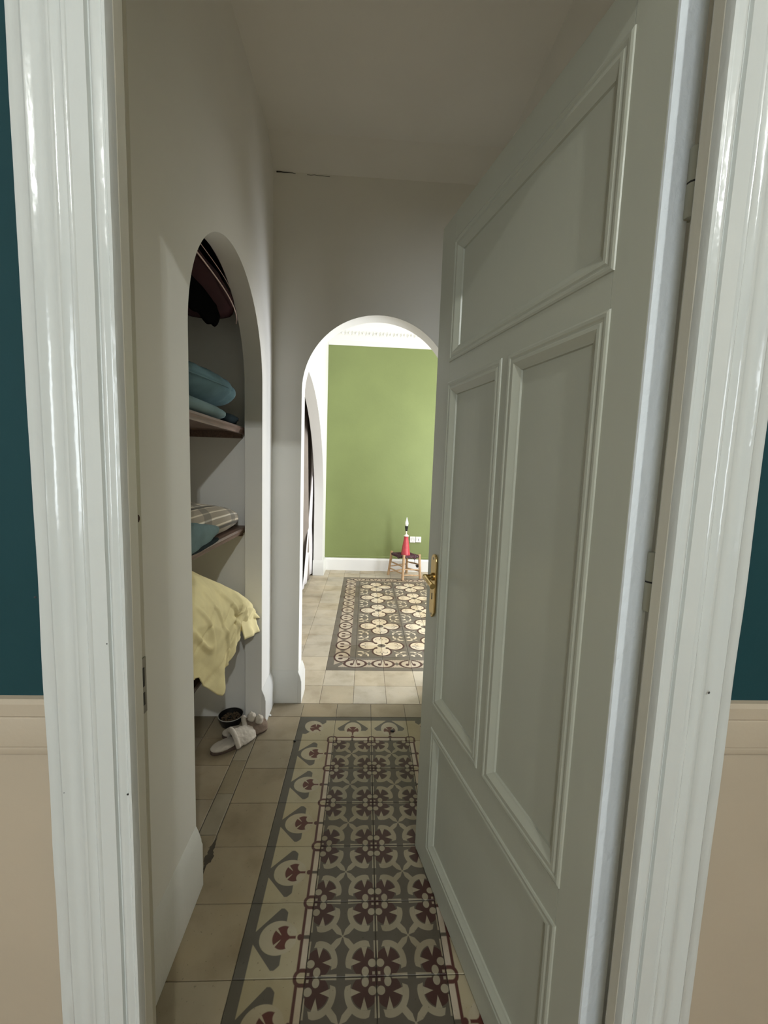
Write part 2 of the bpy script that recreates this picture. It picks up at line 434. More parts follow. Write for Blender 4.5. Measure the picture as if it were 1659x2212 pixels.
FX, FY = -0.31, 0.739
mb = MB(); mb.box(-1.12, 2.1, 0.33, 3.6, -0.05, -0.0065)
floor2 = struct(mb.build('floor', M['grout']), 'far room floor of pale tiles around a flowered carpet of tiles')
g_p = tile_mesh('tile', FT, FT, M['ftile']); g_fl = tile_mesh('tile', FT, FT, M['flower']); g_b = tile_mesh('tile', FT, FT, M['fborder']); g_c = tile_mesh('tile', FT, FT, M['fcorner'])
NX, NY = 10, 12
for i in range(-4, 12):
    for j in range(-2, 14):
        x = FX + FT * (i + 0.5); y = FY + FT * (j + 0.5)
        if x < -1.1 or x > 2.05 or y > 3.6: continue
        if x < -0.62 and y < 0.6: continue
        if 0 <= i < NX and 0 <= j < NY:
            ex = i in (0, NX - 1); ey = j in (0, NY - 1)
            if ex and ey:
                rot = {(0, 0): 0, (NX - 1, 0): PI / 2, (NX - 1, NY - 1): PI, (0, NY - 1): -PI / 2}[(i, j)]; q = g_c
            elif i == 0: q, rot = g_b, 0
            elif i == NX - 1: q, rot = g_b, PI
            elif j == 0: q, rot = g_b, PI / 2
            elif j == NY - 1: q, rot = g_b, -PI / 2
            else:
                q = g_fl; a, c = (i - 1) % 2, (j - 1) % 2
                rot = {(0, 0): PI, (1, 0): -PI / 2, (1, 1): 0, (0, 1): PI / 2}[(a, c)]
        else: q, rot = g_p, 0
        lay(q, 'tile', x, y, rot, floor2)

# ------------------------------------------------------------------ structure: walls
def arch_pts(c, half, spring, rise, n=64):
    return [(c - half * math.cos(PI * k / n), spring + rise * math.sin(PI * k / n)) for k in range(n + 1)]
def arch_wall(name, mat, u0, u1, z1, pts, mp, bevel=0.004):
    """wall with an arched opening; mp(u, z, w) maps to 3-D, w = 0 front, 1 back"""
    mb = MB(); uL, uR, zs = pts[0][0], pts[-1][0], pts[0][1]
    V = {}
    def vv(u, z, w):
        k = (round(u, 5), round(z, 5), w)
        if k not in V: V[k] = mb.v(*mp(u, z, w))
        return V[k]
    for w in (0, 1):
        for a, b in ((u0, uL), (uR, u1)):
            mb.face([vv(a, 0, w), vv(b, 0, w), vv(b, zs, w), vv(a, zs, w)])
            mb.face([vv(a, zs, w), vv(b, zs, w), vv(b, z1, w), vv(a, z1, w)])
        for (a, za), (b, zb) in zip(pts, pts[1:]):
            mb.face([vv(a, za, w), vv(b, zb, w), vv(b, z1, w), vv(a, z1, w)])
    path = [(uL, 0)] + pts + [(uR, 0)]
    for (a, za), (b, zb) in zip(path, path[1:]):
        mb.face([vv(a, za, 0), vv(b, zb, 0), vv(b, zb, 1), vv(a, za, 1)])
    for e in ((u0, 0, zs), (u0, zs, z1), (u1, 0, zs), (u1, zs, z1)):
        mb.face([vv(e[0], e[1], 0), vv(e[0], e[2], 0), vv(e[0], e[2], 1), vv(e[0], e[1], 1)])
    return mb.build(name, mat, smooth=0.5)
CEIL = 3.055
NA, NB = -0.738, 0.125                                  # niche opening along Y
npts = arch_pts((NA + NB) / 2, (NB - NA) / 2, 1.81, 0.433)
wl = struct(arch_wall('wall_left', M['wall'], -1.375, 0.352, CEIL, npts, lambda u, z, w: (-0.60 - 0.088 * w, u, z), 0.003), 'left hallway wall with an arched niche')
# niche shell behind the left wall (back, two ends, top)
mb = MB(); mb.box(-1.05, -1.01, -0.90, 0.24, 0, 2.6); struct(mb.build('wall_niche_back', M['wall']))
mb = MB(); mb.box(-1.01, -0.688, 0.20, 0.24, 0, 2.6); struct(mb.build('wall_niche_far', M['wall']))
mb = MB(); mb.box(-1.01, -0.688, -0.90, -0.86, 0, 2.6); struct(mb.build('wall_niche_near', M['wall']))
mb = MB(); mb.box(-1.05, -0.688, -0.90, 0.24, 2.6, 2.64); struct(mb.build('ceiling_niche', M['wall']))
# arched end wall
epts = arch_pts(-0.0155, 0.4235, 1.833, 0.424)
struct(arch_wall('wall_end', M['wall'], -0.62, 0.62, CEIL, epts, lambda u, z, w: (u, 0.352 + 0.113 * w, z)), 'end wall of the hallway with a round arch')
mb = MB(); mb.box(0.60, 0.64, -1.375, 0.352, 0, CEIL); struct(mb.build('wall_right', M['wall']), 'right hallway wall behind the open door')
mb = MB(); mb.box(-1.12, 0.64, -1.44, 0.352, CEIL, CEIL + 0.04); struct(mb.build('ceiling', M['ceil']), 'hallway ceiling')
# slope where the ceiling meets the end wall
mb = MB(); mb.prism([(0.352, 2.955), (0.352, CEIL), (0.225, CEIL), (0.262, 3.022)], lambda u, v, w: (-0.60 + 1.2 * w, u, v))
cv = struct(mb.build('trim_1', M['ceil']), 'plaster slope between end wall and ceiling')
mb = MB(); rr = random.Random(3)
pts = [(-0.585 + 0.02 * k, 0.3505, 2.953 - 0.0006 * k + rr.uniform(-0.002, 0.002)) for k in range(15)]
mb.tube(pts[:6], lambda t: 0.0028 * (1 - t) + 0.0008, 5); mb.tube(pts[8:], 0.0009, 5)
mb.build('crack', M['black'], cv)
# partition wall round the door opening
OX0, OX1, OZ = -0.412, 0.402, 2.215
YF, YB = -1.44, -1.375
for nm, x0, x1, z0, z1 in (('wall_door_left', -1.7, OX0, 0, 3.05), ('wall_door_right', OX1, 1.9, 0, 3.05), ('wall_door_over', OX0, OX1, OZ, 3.05)):
    mb = MB(); mb.box(x0, x1, YF + 0.01, YB, 0, z1) if z0 == 0 else mb.box(x0, x1, YF + 0.01, YB, z0, z1)
    struct(mb.build(nm, M['wall']))
    mb = MB(); mb.box(x0, x1, YF, YF + 0.01, max(1.05, z0), z1); struct(mb.build('wall_teal', M['teal']), 'dark teal wall paint above the dado rail')
    if z0 == 0:
        mb = MB(); mb.box(x0, x1, YF, YF + 0.01, 0, 1.05); struct(mb.build('wall_wainscot', M['tan']), 'tan wainscot below the dado rail')
# dado rails
def dado(x0, x1):
    mb = MB(); P = [(0, 1.004), (0.006, 1.006), (0.008, 1.014), (0.0075, 1.017), (0.009, 1.019), (0.010, 1.060), (0.0090, 1.0625), (0.0105, 1.065), (0.0105, 1.082), (0.007, 1.088), (0, 1.0895)]
    mb.prism(P, lambda u, v, w: (x0 + (x1 - x0) * w, YF - u, v)); return mb
struct(dado(-1.7, -0.50).build('trim_2', M['tan'], smooth=0.5), 'tan dado rail left of the door casing')
struct(dado(0.478, 1.9).build('trim_3', M['tan'], smooth=0.5), 'tan dado rail right of the door casing')
# door casings: moulded profile, t outer 0 -> inner 1, protrusion
PROF = [(0, 0), (0, .018), (.06, .0195), (.14, .0195), (.16, .0215), (.185, .0235), (.21, .0225), (.235, .020), (.30, .0185), (.36, .0195), (.395, .0215), (.42, .0235), (.445, .0235), (.462, .0215),
        (.54, .0208), (.555, .0222), (.575, .0245), (.595, .024), (.61, .0222), (.785, .0228), (.797, .018), (.812, .018), (.83, .0215), (.86, .0245), (.89, .0245), (.92, .0215), (.94, .0212), (.958, .0238), (.985, .023), (1, .018), (1, 0)]
def casing(xo, xi, z1, name):
    mb = MB(); rings = []
    N = 60
    for k in range(N + 1):
        z = z1 * k / N
        rings.append([(xo + (xi - xo) * t + (0.0012 * nz((0, 0, z), 9, 2) if t in (0,) else 0.0004 * nz((t, 0, z), 14)), YF - h * (1 + 0.03 * nz((t, 1, z), 6)), z) for t, h in PROF])
    mb.loft(rings, True, True)
    return struct(mb.build(name, M['trim'], smooth=0.75))
tl = casing(-0.497, -0.382, 2.30, 'trim_4'); tl['label'] = 'left white gloss door casing with beaded moulding'
tr = casing(0.473, 0.356, 2.30, 'trim_5'); tr['label'] = 'right white gloss door casing with beaded moulding'
mb = MB(); rings = [[(x, YF - h, 2.19 + 0.115 * (1 - t)) for t, h in PROF] for x in (-0.497, 0.473)]
mb.loft(rings); hd = struct(mb.build('trim_6', M['trim'], smooth=0.35), 'white gloss door casing over the doorway')
# jambs with a rebate on the hall side
def jamb(sx, xa, xb, parent):
    mb = MB(); P = [(xa, YF - 0.012), (xa, -1.428), (xb, -1.424), (xb, YB - 0.003 if sx > 0 else YB), (xb + sx * 0.02, YB), (xb + sx * 0.02, YF - 0.005)]
    mb.prism(P, lambda u, v, w: (u, v, 2.2 * w)); return mb.build('jamb', M['jamb'], parent, bevel=0.003)
jl = jamb(-1, -0.3815, -0.405, tl); jr = jamb(1, 0.3555, 0.392, tr)
mb = MB(); mb.box(-0.405, 0.392, YF - 0.004, YB, 2.2, 2.218); mb.build('jamb', M['jamb'], hd)
# strike plate and an old screw hole on the left jamb
mb = MB(); mb.box(-0.4055, -0.4025, -1.408, -1.380, 1.03, 1.12); sp = mb.build('strike_plate', plain('worn_strike_metal', (0.30, 0.29, 0.25), 0.35, 0.6), tl, bevel=0.002)
for z0, z1 in ((1.045, 1.065), (1.075, 1.105)):
    mb = MB(); mb.box(-0.4025, -0.4019, -1.402, -1.387, z0, z1); mb.build('latch_slot', M['black'], sp)
mb = MB(); mb.lathe([(0.006, 0), (0.006, 0.0015), (0.003, 0.002)], 10); mb.build('screw_hole', plain('rusty_hole', (0.05, 0.018, 0.01), 0.8), tl, loc=(-0.405, -1.39, 1.335), rot=(0, PI / 2, 0))

# small chips in the casing paint
for (x, z, q), par in (((-0.4975, 1.238, 0.0016), tl), ((-0.409, 1.176, 0.001), tl), ((-0.389, 0.958, 0.0016), tl), ((-0.4745, 0.961, 0.0018), tl), ((0.4335, 1.114, 0.0022), tr)):
    mb = MB(); mb.lathe([(q, 0), (q * 0.8, 0.0004), (q * 0.3, 0.0005)], 7); mb.build('paint_chip', M['black'], par, loc=(x, YF - 0.0225, z), rot=(PI / 2, 0, 0.3))

# baseboards
BP = [(0, 0), (0.0215, 0), (0.0215, 0.138), (0.018, 0.146), (0.0175, 0.155), (0.012, 0.172), (0.004, 0.192), (0.0, 0.200)]
def base(mp, name, label):
    mb = MB(); mb.prism(BP, mp); return struct(mb.build(name, M['base'], smooth=0.5, bevel=0.002), label)
base(lambda u, v, w: (-0.60 + u, -1.375 + (NA + 1.375) * w, v * 1.1), 'baseboard_left', 'white baseboard left of the niche')
base(lambda u, v, w: (-0.60 + u, NB + (0.352 - NB) * w, v), 'baseboard_left', 'white baseboard between niche and arch')
base(lambda u, v, w: (-0.60 + 0.162 * w, 0.352 - u, v), 'baseboard_end', 'white baseboard on the arch pier')
base(lambda u, v, w: (0.408 + 0.19 * w, 0.352 - u, v), 'baseboard_end', 'white baseboard on the hidden arch pier')
base(lambda u, v, w: (-0.439 + u, 0.331 + 0.156 * w, v), 'baseboard_arch', 'white baseboard wrapped round the arch pier')
base(lambda u, v, w: (0.60 - u, -1.375 + 1.72 * w, v), 'baseboard_right', 'white baseboard behind the door')

# near room (where the camera stands): shell only
mb = MB(); mb.box(-1.74, -1.70, -5.0, YF, 0, 3.05); struct(mb.build('wall_near_left', M['tan']))
mb = MB(); mb.box(1.90, 1.94, -5.0, YF, 0, 3.05); struct(mb.build('wall_near_right', M['tan']))
mb = MB(); mb.box(-1.74, 1.94, -5.04, -5.0, 0, 3.05); struct(mb.build('wall_near_back', M['teal']))
mb = MB(); mb.box(-1.74, 1.94, -5.04, YF, 3.05, 3.09); struct(mb.build('ceiling', M['ceil']), 'near room ceiling')
mb = MB(); mb.box(-1.74, 1.94, -5.04, YF, -0.05, 0.0); struct(mb.build('floor', wood('near_floor_wood', (0.25, 0.16, 0.09), (0.38, 0.26, 0.15))), 'near room floor')
# pendant lamp of the near room: the point light at the top of the script is its bulb
pend = tag(empty('pendant_lamp', (LAMP.x, LAMP.y, 3.05)), 'bare bulb holder hanging on a short flex from the near room ceiling', 'lamp')
mb = MB(); mb.lathe([(0.045, 0), (0.045, -0.018), (0.004, -0.024), (0.004, -0.10)], 16); mb.build('ceiling_rose', M['trim'], pend)
mb = MB(); mb.lathe([(0.004, -0.10), (0.018, -0.105), (0.018, -0.16), (0.012, -0.165)], 16); mb.build('bulb_holder', M['black'], pend)

# ------------------------------------------------------------------ far room shell
FZ = 3.42
apts = [(1.60 - 1.65 * math.cos(PI * k / 40), 0.90 + 1.36 * math.sin(PI * k / 40)) for k in range(41)]
apts = [p for p in apts if p[0] >= 0.62]; apts = [(0.62, 0.9)] + apts
struct(arch_wall('wall_far_left', M['farwhite'], 0.465, 3.56, FZ, apts, lambda u, z, w: (-0.60 - 0.115 * w, u, z), 0.003), 'white far room wall with a wide curtained arch')
mb = MB(); mb.box(-0.62, 2.1, 3.56, 3.60, 0.2, 3.0); struct(mb.build('wall_far', M['green']), 'olive green end wall of the far room')
mb = MB(); mb.box(-0.62, 2.1, 3.561, 3.60, 3.0, FZ); struct(mb.build('wall_far_frieze', M['farwhite']))
mb = MB(); mb.box(-0.62, 2.1, 3.561, 3.60, 0, 0.2); struct(mb.build('wall_far_foot', M['green']))
mb = MB(); mb.box(-1.12, 2.14, 0.465, 3.60, FZ, FZ + 0.04); struct(mb.build('ceiling', M['farwhite']), 'white far room ceiling')
mb = MB(); mb.box(0.60, 2.1, 0.40, 0.465, 0, FZ); mb.box(-0.62, 0.64, 0.36, 0.46, CEIL, FZ); struct(mb.build('wall_far_near', M['farwhite']))
mb = MB()
for y0, y1, z0, z1 in ((0.40, 0.72, 0, FZ), (1.52, 2.2, 0, FZ), (3.25, 3.60, 0, FZ), (0.72, 1.52, 2.3, FZ), (2.2, 3.25, 0, 0.78), (2.2, 3.25, 2.75, FZ)): mb.box(2.1, 2.14, y0, y1, z0, z1)
struct(mb.build('wall_far_right', M['farwhite']))
# alcove behind the wide arch
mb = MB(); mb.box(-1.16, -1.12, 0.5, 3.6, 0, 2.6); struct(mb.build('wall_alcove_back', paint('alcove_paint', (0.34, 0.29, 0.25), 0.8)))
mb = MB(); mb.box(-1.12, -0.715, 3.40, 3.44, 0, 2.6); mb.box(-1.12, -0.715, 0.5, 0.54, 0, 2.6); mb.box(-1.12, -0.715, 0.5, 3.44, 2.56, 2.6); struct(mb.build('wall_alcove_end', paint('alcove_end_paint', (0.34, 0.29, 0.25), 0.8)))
# baseboards, picture frieze and cornice
mb = MB(); P = [(0, 0), (0.026, 0), (0.026, 0.15), (0.020, 0.158), (0.016, 0.172), (0, 0.176)]
mb.prism(P, lambda u, v, w: (-0.60 + 2.7 * w, 3.56 - u, v)); struct(mb.build('baseboard_far', M['farwhite'], smooth=0.5), 'white baseboard under the green wall')
mb = MB(); P = [(0, 0.176), (0.012, 0.176), (0.012, 0.186), (0.006, 0.19), (0.008, 0.198), (0, 0.206)]
mb.prism(P, lambda u, v, w: (-0.60 + 2.7 * w, 3.56 - u, v)); struct(mb.build('trim_7', M['green'], smooth=0.5), 'green bead along the top of the baseboard')
base(lambda u, v, w: (-0.60 + u, 3.25 + 0.285 * w, v), 'baseboard_far_left', 'white baseboard beside the curtained arch')
base(lambda u, v, w: (-0.722 + 0.143 * w, 3.25 - u, v), 'baseboard_far_pier', 'white baseboard on the pier beside the curtain')
CP = [(0, 3.0), (0.012, 3.0), (0.014, 3.06), (0.03, 3.075), (0.034, 3.09), (0.04, 3.10), (0.075, 3.20), (0.09, 3.215), (0.10, 3.23), (0.16, 3.27), (0.20, 3.33), (0.21, 3.36), (0.24, 3.37), (0.25, FZ), (0, FZ)]
mb = MB(); mb.prism(CP, lambda u, v, w: (-0.60 + 2.7 * w, 3.56 - u, v)); corn = struct(mb.build('trim_8', M['farwhite'], smooth=0.5), 'white plaster cornice with a row of leaves')
mb = MB(); mb.prism([(0.6 * u, v) for u, v in CP], lambda u, v, w: (-0.60 + u, 0.465 + 3.09 * w, v)); struct(mb.build('trim_9', M['farwhite'], smooth=0.5), 'white plaster cornice on the left wall')
def leaf_mesh():
    mb = MB()
    for a, L, wd in ((0, 0.075, 0.014), (0.55, 0.062, 0.012), (-0.55, 0.062, 0.012), (1.05, 0.045, 0.010), (-1.05, 0.045, 0.010)):
        ca, sa = math.sin(a), math.cos(a)
        L *= 1.12; wd *= 1.15; base_p = Vector((0, 0, 0)); tip = Vector((ca * L, -0.020, sa * L)); mid = Vector((ca * L * 0.6, -0.034, sa * L * 0.6)); side = Vector((sa, 0, -ca)) * wd
        mb.face([base_p, mid + side, tip, mid]) if False else None
        b0, t0, m0 = mb.v(*base_p), mb.v(*tip), mb.v(*mid)
        l0, r0_ = mb.v(*(mid + side + Vector((0, 0.012, 0)))), mb.v(*(mid - side + Vector((0, 0.012, 0))))
        for f in ((b0, l0, m0), (l0, t0, m0), (t0, r0_, m0), (r0_, b0, m0)): mb.face(list(f))
    o = mb.build('leaf', M['farwhite'], corn); return o
lf = leaf_mesh()
for k in range(28):
    o = lf if k == 0 else lf.copy()
    if k: COL.objects.link(o)
    o.location = (-0.575 + 0.09 * k, 3.560 - 0.052, 3.115); o.rotation_euler = (math.radians(-20), 0, 0)

# ------------------------------------------------------------------ the open door
d = Vector((0.23, -0.973, 0)).normalized(); ang = math.atan2(d.y, d.x)
door = struct(empty('door_1', (0.156, -0.609, 0.0), ang), 'open panelled door painted glossy grey-green, standing into the hallway')
TH = 0.05
def dbox(name, s0, s1, z0, z1, mat=None, bevel=0.0015):
    mb = MB(); mb.box(s0, s1, 0, TH, z0, z1); return mb.build(name, mat or M['door'], door, bevel=bevel)
dbox('stile', 0, 0.1, 0.006, 2.19); dbox('stile', 0.722, 0.797, 0.006, 2.19)
for z0, z1 in ((0.006, 0.10), (0.545, 0.634), (1.69, 1.757), (2.106, 2.19)): dbox('rail', 0.1, 0.722, z0, z1, bevel=0)
dbox('mullion', 0.398, 0.433, 0.634, 1.69, bevel=0)
mb = MB(); mb.box(0.797, 0.801, 0.0, TH, 0.006, 2.19); he = mb.build('hinge_edge', M['dooredge'], door); he['label'] = 'pale scuffed hinge edge of the door'
MP = [(0, 0.0), (0.001, 0.0025), (0.005, 0.0042), (0.010, 0.0036), (0.013, 0.0012), (0.016, 0.001), (0.019, 0.0030), (0.025, 0.0032), (0.029, 0.0005), (0.037, -0.0055), (0.042, -0.0075), (0.0435, -0.012)]
for s0, s1, z0, z1 in ((0.1, 0.722, 0.10, 0.545), (0.1, 0.398, 0.634, 1.69), (0.433, 0.722, 0.634, 1.69), (0.1, 0.722, 1.757, 2.106)):
    mb = MB(); mb.box(s0 - 0.005, s1 + 0.005, 0.012, TH - 0.012, z0 - 0.005, z1 + 0.005); mb.build('panel', M['door'], door)
    mb = MB()
    def rect(i, h): return [(s0 - 0.004 + i, -h, z0 - 0.004 + i), (s1 + 0.004 - i, -h, z0 - 0.004 + i), (s1 + 0.004 - i, -h, z1 + 0.004 - i), (s0 - 0.004 + i, -h, z1 + 0.004 - i)]
    mb.loft([rect(i, h) for i, h in MP], True, False); mb.build('moulding', M['door'], door, smooth=0.35)
# handle
def plate_poly(w, z0, z1):
    P = []
    for k in range(9):
        a = PI * k / 8; P.append((w * math.cos(a), z1 - w + w * math.sin(a)))
    P += [(-w, z0 + 0.022), (-w * 0.55, z0 + 0.008), (0, z0), (w * 0.55, z0 + 0.008), (w, z0 + 0.022)]
    return P
hx = 0.066
mb = MB(); mb.prism(plate_poly(0.021, 0.925, 1.142), lambda u, v, w: (hx + u, -0.0085 * w, v)); ph = mb.build('door_handle', M['brass'], door, bevel=0.0025); ph['label'] = 'long brass backplate with lever'
mb = MB()
mb.lathe([(0.0135, 0), (0.0135, 0.006), (0.009, 0.010), (0.008, 0.020), (0.0095, 0.023), (0.0095, 0.034), (0.004, 0.036)], 14); mb.build('lever_neck', M['brass'], ph, smooth=True, loc=(hx, -0.008, 1.066), rot=(PI / 2, 0, 0))
mb = MB(); P = [(hx - 0.006, -0.036, 1.066), (hx + 0.015, -0.039, 1.066), (hx + 0.035, -0.041, 1.064), (hx + 0.055, -0.042, 1.061), (hx + 0.072, -0.042, 1.058), (hx + 0.080, -0.042, 1.057)]
mb.tube(P, lambda t: 0.0085 - 0.001 * math.sin(PI * t) + (0.001 if t > 0.8 else 0), 12); mb.build('lever', M['brass'], ph, smooth=True)
mb = MB(); mb.box(hx - 0.0025, hx + 0.0025, -0.0092, -0.0083, 0.988, 1.010); mb.build('keyhole', M['black'], ph)
for z in (1.128, 0.938):
    mb = MB(); mb.lathe([(0.004, 0), (0.004, 0.001), (0.002, 0.0018)], 10); mb.build('screw', M['iron'], ph, loc=(hx, -0.0083, z), rot=(PI / 2, 0, 0))
# hinges
for zc in (1.845, 1.255, 0.30):
    h = MB(); h.lathe([(0.0085, -0.048), (0.0095, -0.046), (0.0095, -0.0015)], 14); hg = h.build('hinge', M['door'], door, smooth=True, loc=(0.806, TH + 0.0, zc))
    h = MB(); h.lathe([(0.0095, 0.0015), (0.0095, 0.046), (0.0085, 0.048)], 14); h.build('knuckle', M['door'], hg, smooth=True)
    h = MB(); h.lathe([(0.0088, -0.0015), (0.0088, 0.0015)], 12); h.build('hinge_gap', M['black'], hg)

# ------------------------------------------------------------------ niche: shelves and what lies on them
SH = 'wooden shelves in the arched niche'
for z, lab, mat in ((2.06, 'topmost dark shelf behind the black shade sheet, in the arch of the niche', 'darkwood'), (1.605, 'brown shelf board carrying the teal pillow', 'midwood'),
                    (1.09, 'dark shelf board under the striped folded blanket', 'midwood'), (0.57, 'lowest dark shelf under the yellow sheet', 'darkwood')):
    sh = tag(empty('shelf', (-0.9, -0.33, z)), lab, 'shelf', SH)
    y1 = -0.02 if z > 2 else 0.53
    mb = MB(); mb.box(-0.11, 0.185, -0.53, y1, -0.022, 0); mb.build('board', M[mat], sh, bevel=0.002)
    if z > 2: continue
    mb = MB(); mb.prism([(0.185, 0), (0.203, -0.002), (0.206, -0.012), (0.199, -0.022), (0.196, -0.034), (0.185, -0.036)], lambda u, v, w: (u, -0.53 + 1.06 * w, v)); mb.build('front_lip', M[mat], sh, smooth=0.5)
    mb = MB(); mb.box(-0.11, 0.18, 0.505, 0.53, -0.055, -0.022); mb.build('bearer', M[mat], sh)

M['maroon'] = fabric('maroon_cotton', (0.024, 0.006, 0.006)); M['piping'] = fabric('pale_piping', (0.60, 0.46, 0.42))
M['shadeblack'] = fabric('shade_black', (0.003, 0.003, 0.003)); M['shadeblack'].node_tree.nodes['Principled BSDF'].inputs['Specular IOR Level'].default_value = 0.0; M['tealcloth'] = fabric('teal_cotton', (0.135, 0.195, 0.198)); M['pillowcloth'] = fabric('deep_teal_pillowcase', (0.095, 0.160, 0.175)); M['darkteal'] = fabric('dark_teal_cotton', (0.012, 0.020, 0.023))  # the black serves the added shade pieces above and below the quilt
M['yellow'] = fabric('pale_yellow_cotton', (0.90, 0.80, 0.46), 500, 0.95, 0.06)

def wrinkle(amp, sc, k, ridge=True):
    def f(q, c):
        n = nz((q.x * 1.0, q.y * 1.0, q.z * 2.0), sc, k)
        n2 = nz((q.x, q.y * 2.2 - q.z, q.z), sc * 1.8, k + 3)
        v = amp * ((1 - 2 * abs(n)) if ridge else n) + amp * 0.5 * n2
        return q * (1 + v / max(0.03, q.length))
    return f
# maroon quilt on the top shelf, overhanging front and end
quilt = tag(empty('quilt', (-0.825, -0.355, 2.065)), 'dark maroon folded quilt with pale piping high in the niche', 'bedding')
def qd(q, c):
    q = wrinkle(0.008, 9, 1)(q, c)
    if q.z < 0 and q.x > 0: q.z *= 1 + 0.9 * max(0, (0.42 - q.y)) * min(1, q.x / 0.1)
    return q
mb = MB(); mb.lump((0.0, 0.0, 0.072), (0.150, 0.445, 0.070), 3.4, 56, 28, qd); mb.build('quilt_body', M['maroon'], quilt, smooth=3.0)
def qx(y): return 0.150 * (1 - abs(y / 0.455) ** 3.4) ** (1 / 3.4)
mb = MB(); mb.tube([(qx(y) + 0.011, y, 0.072 - 0.058 * max(0, (y + 0.45) / 0.85) ** 2.5 + 0.004 * math.sin(9 * y)) for y in [-0.40 + 0.80 * k / 24 for k in range(25)]], 0.0028, 6); mb.build('piping', M['piping'], quilt)
mb = MB(); mb.tube([(qx(y) * 0.90 + 0.007, y, 0.130 - 0.02 * max(0, y / 0.4) ** 2) for y in [-0.40 + 0.79 * k / 24 for k in range(25)]], 0.0014, 6); mb.build('piping', M['piping'], quilt)
dark_lump = tag(empty('shade_lump', (-0.86, -0.34, 2.212)), 'black lump put in for the deep shade above the maroon quilt under the arch crown', 'stand-in')  # added black lump stands in for deep shade under the niche top
mb = MB(); mb.lump((0.0, 0.0, 0.07), (0.125, 0.50, 0.07), 3.0, 40, 20, wrinkle(0.008, 10, 15)); mb.build('shade_lump_body', M['shadeblack'], dark_lump, smooth=3.0)
shade_sheet = tag(empty('shade_sheet', (-0.76, -0.58, 1.98)), 'black sheet put in for the dark shade below the maroon quilt in the niche', 'shade_sheet')  # added black sheet stands in for the shaded underside of the top shelf
def shadef(u, v):
    y = -0.25 + 0.60 * u; top = 0.075 - 0.01 * u
    bot = -0.050 + 0.006 * math.sin(30 * u) + 0.03 * u + (0.03 * max(0, u - 0.93) / 0.07) + 0.006 * nz((u, 0, 0), 12, 5)
    z = top + (bot - top) * v
    return (0.075 + 0.02 * math.sin(PI * v) + 0.008 * nz((u, v, 0), 6, 1) - 0.01 * v, y - 0.12 * u * (1 - v), z)
mb = MB(); mb.grid(shadef, 30, 10); mb.build('shade_sheet_body', M['shadeblack'], shade_sheet, smooth=3.0, solid=0.010)
# teal pillow on folded teal bedding
fold = tag(empty('folded_sheet', (-0.86, -0.35, 1.605)), 'folded teal sheet squashed under the teal pillow', 'bedding')
mb = MB(); mb.lump((0.02, -0.02, 0.03), (0.145, 0.33, 0.03), 4.5, 56, 16, wrinkle(0.009, 16, 2)); mb.build('sheet_body', M['tealcloth'], fold, smooth=3.0)
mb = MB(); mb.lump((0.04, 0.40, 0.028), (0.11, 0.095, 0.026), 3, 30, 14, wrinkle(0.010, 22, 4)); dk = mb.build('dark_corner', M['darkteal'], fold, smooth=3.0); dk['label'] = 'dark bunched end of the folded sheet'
pil = tag(empty('pillow', (-0.845, -0.27, 1.733)), 'plump teal pillow on the second shelf from the top', 'pillow')
def pd(q, c):
    k = abs(q.y) / 0.42
    q = Vector((q.x, q.y, q.z * (1 - 0.25 * k ** 3)))
    q.z += 0.012 * math.sin(q.y * 5)
    if q.x > 0:
        q.x -= max(0, 0.02 - q.z) * 0.75 * (1 if q.y < 0.16 else max(0, 1 - (q.y - 0.16) / 0.1))
        e = max(0, min(1, (q.y - 0.12) / 0.12)) * (1 - max(0, (q.y - 0.36) / 0.06))
        q += Vector((1, 0.2, 0.2)) * 0.020 * e * (abs(math.sin(26 * q.y - 24 * q.z + 1.5 * nz(q, 9, 2))) - 0.4)
    return wrinkle(0.004, 14, 6)(q, c)
mb = MB(); mb.lump((0, 0, 0), (0.155, 0.415, 0.080), 2.8, 110, 36, pd); mb.build('pillow_body', M['pillowcloth'], pil, smooth=3.0)
def px_(y): return 0.155 * (1 - abs(y / 0.425) ** 2.8) ** (1 / 2.8)
mb = MB(); mb.tube([(px_(y) + 0.002, y, 0.012 + 0.012 * math.sin(y * 5)) for y in [-0.40 + 0.70 * k / 30 for k in range(31)]], 0.003, 6); mb.build('seam', M['pillowcloth'], pil)
# striped blanket
def mat_stripes():
    m, nt, b = new_mat('striped_blanket_cloth')
    tc = nt.nodes.new('ShaderNodeTexCoord'); sp = nt.nodes.new('ShaderNodeSeparateXYZ'); nt.links.new(tc.outputs['Object'], sp.inputs[0])
    x, y, z = (X(o) for o in sp.outputs)
    c = z * 1.0 - x * 0.75 + 1.0
    col = (0.30, 0.262, 0.205)
    p = X.op('PINGPONG', c, 0.017)
    col = mixc(nt, mask(p - 0.0035, 0.001), col, (0.62, 0.55, 0.43))
    p2 = X.op('PINGPONG', c + 0.006, 0.045)
    col = mixc(nt, mask(p2 - 0.003, 0.001), col, (0.72, 0.67, 0.58))
    p3 = X.op('PINGPONG', c + 0.02, 0.06)
    col = mixc(nt, mask(p3 - 0.005, 0.002), col, (0.10, 0.09, 0.075))
    q = X.op('PINGPONG', y + 1.0, 0.16)
    col = mixc(nt, mask(q - 0.035, 0.004) * 0.55, col, (0.12, 0.115, 0.10))
    nt.links.new(col, b.inputs['Base Color']); b.inputs['Roughness'].default_value = 0.95
    n2 = noise_n(nt, 400, 2); bump(nt, b, n2.outputs[0], 0.3, 0.002)
    return m
bl = tag(empty('blanket', (-0.84, -0.33, 1.09)), 'grey and beige striped blanket folded on the third shelf', 'blanket')
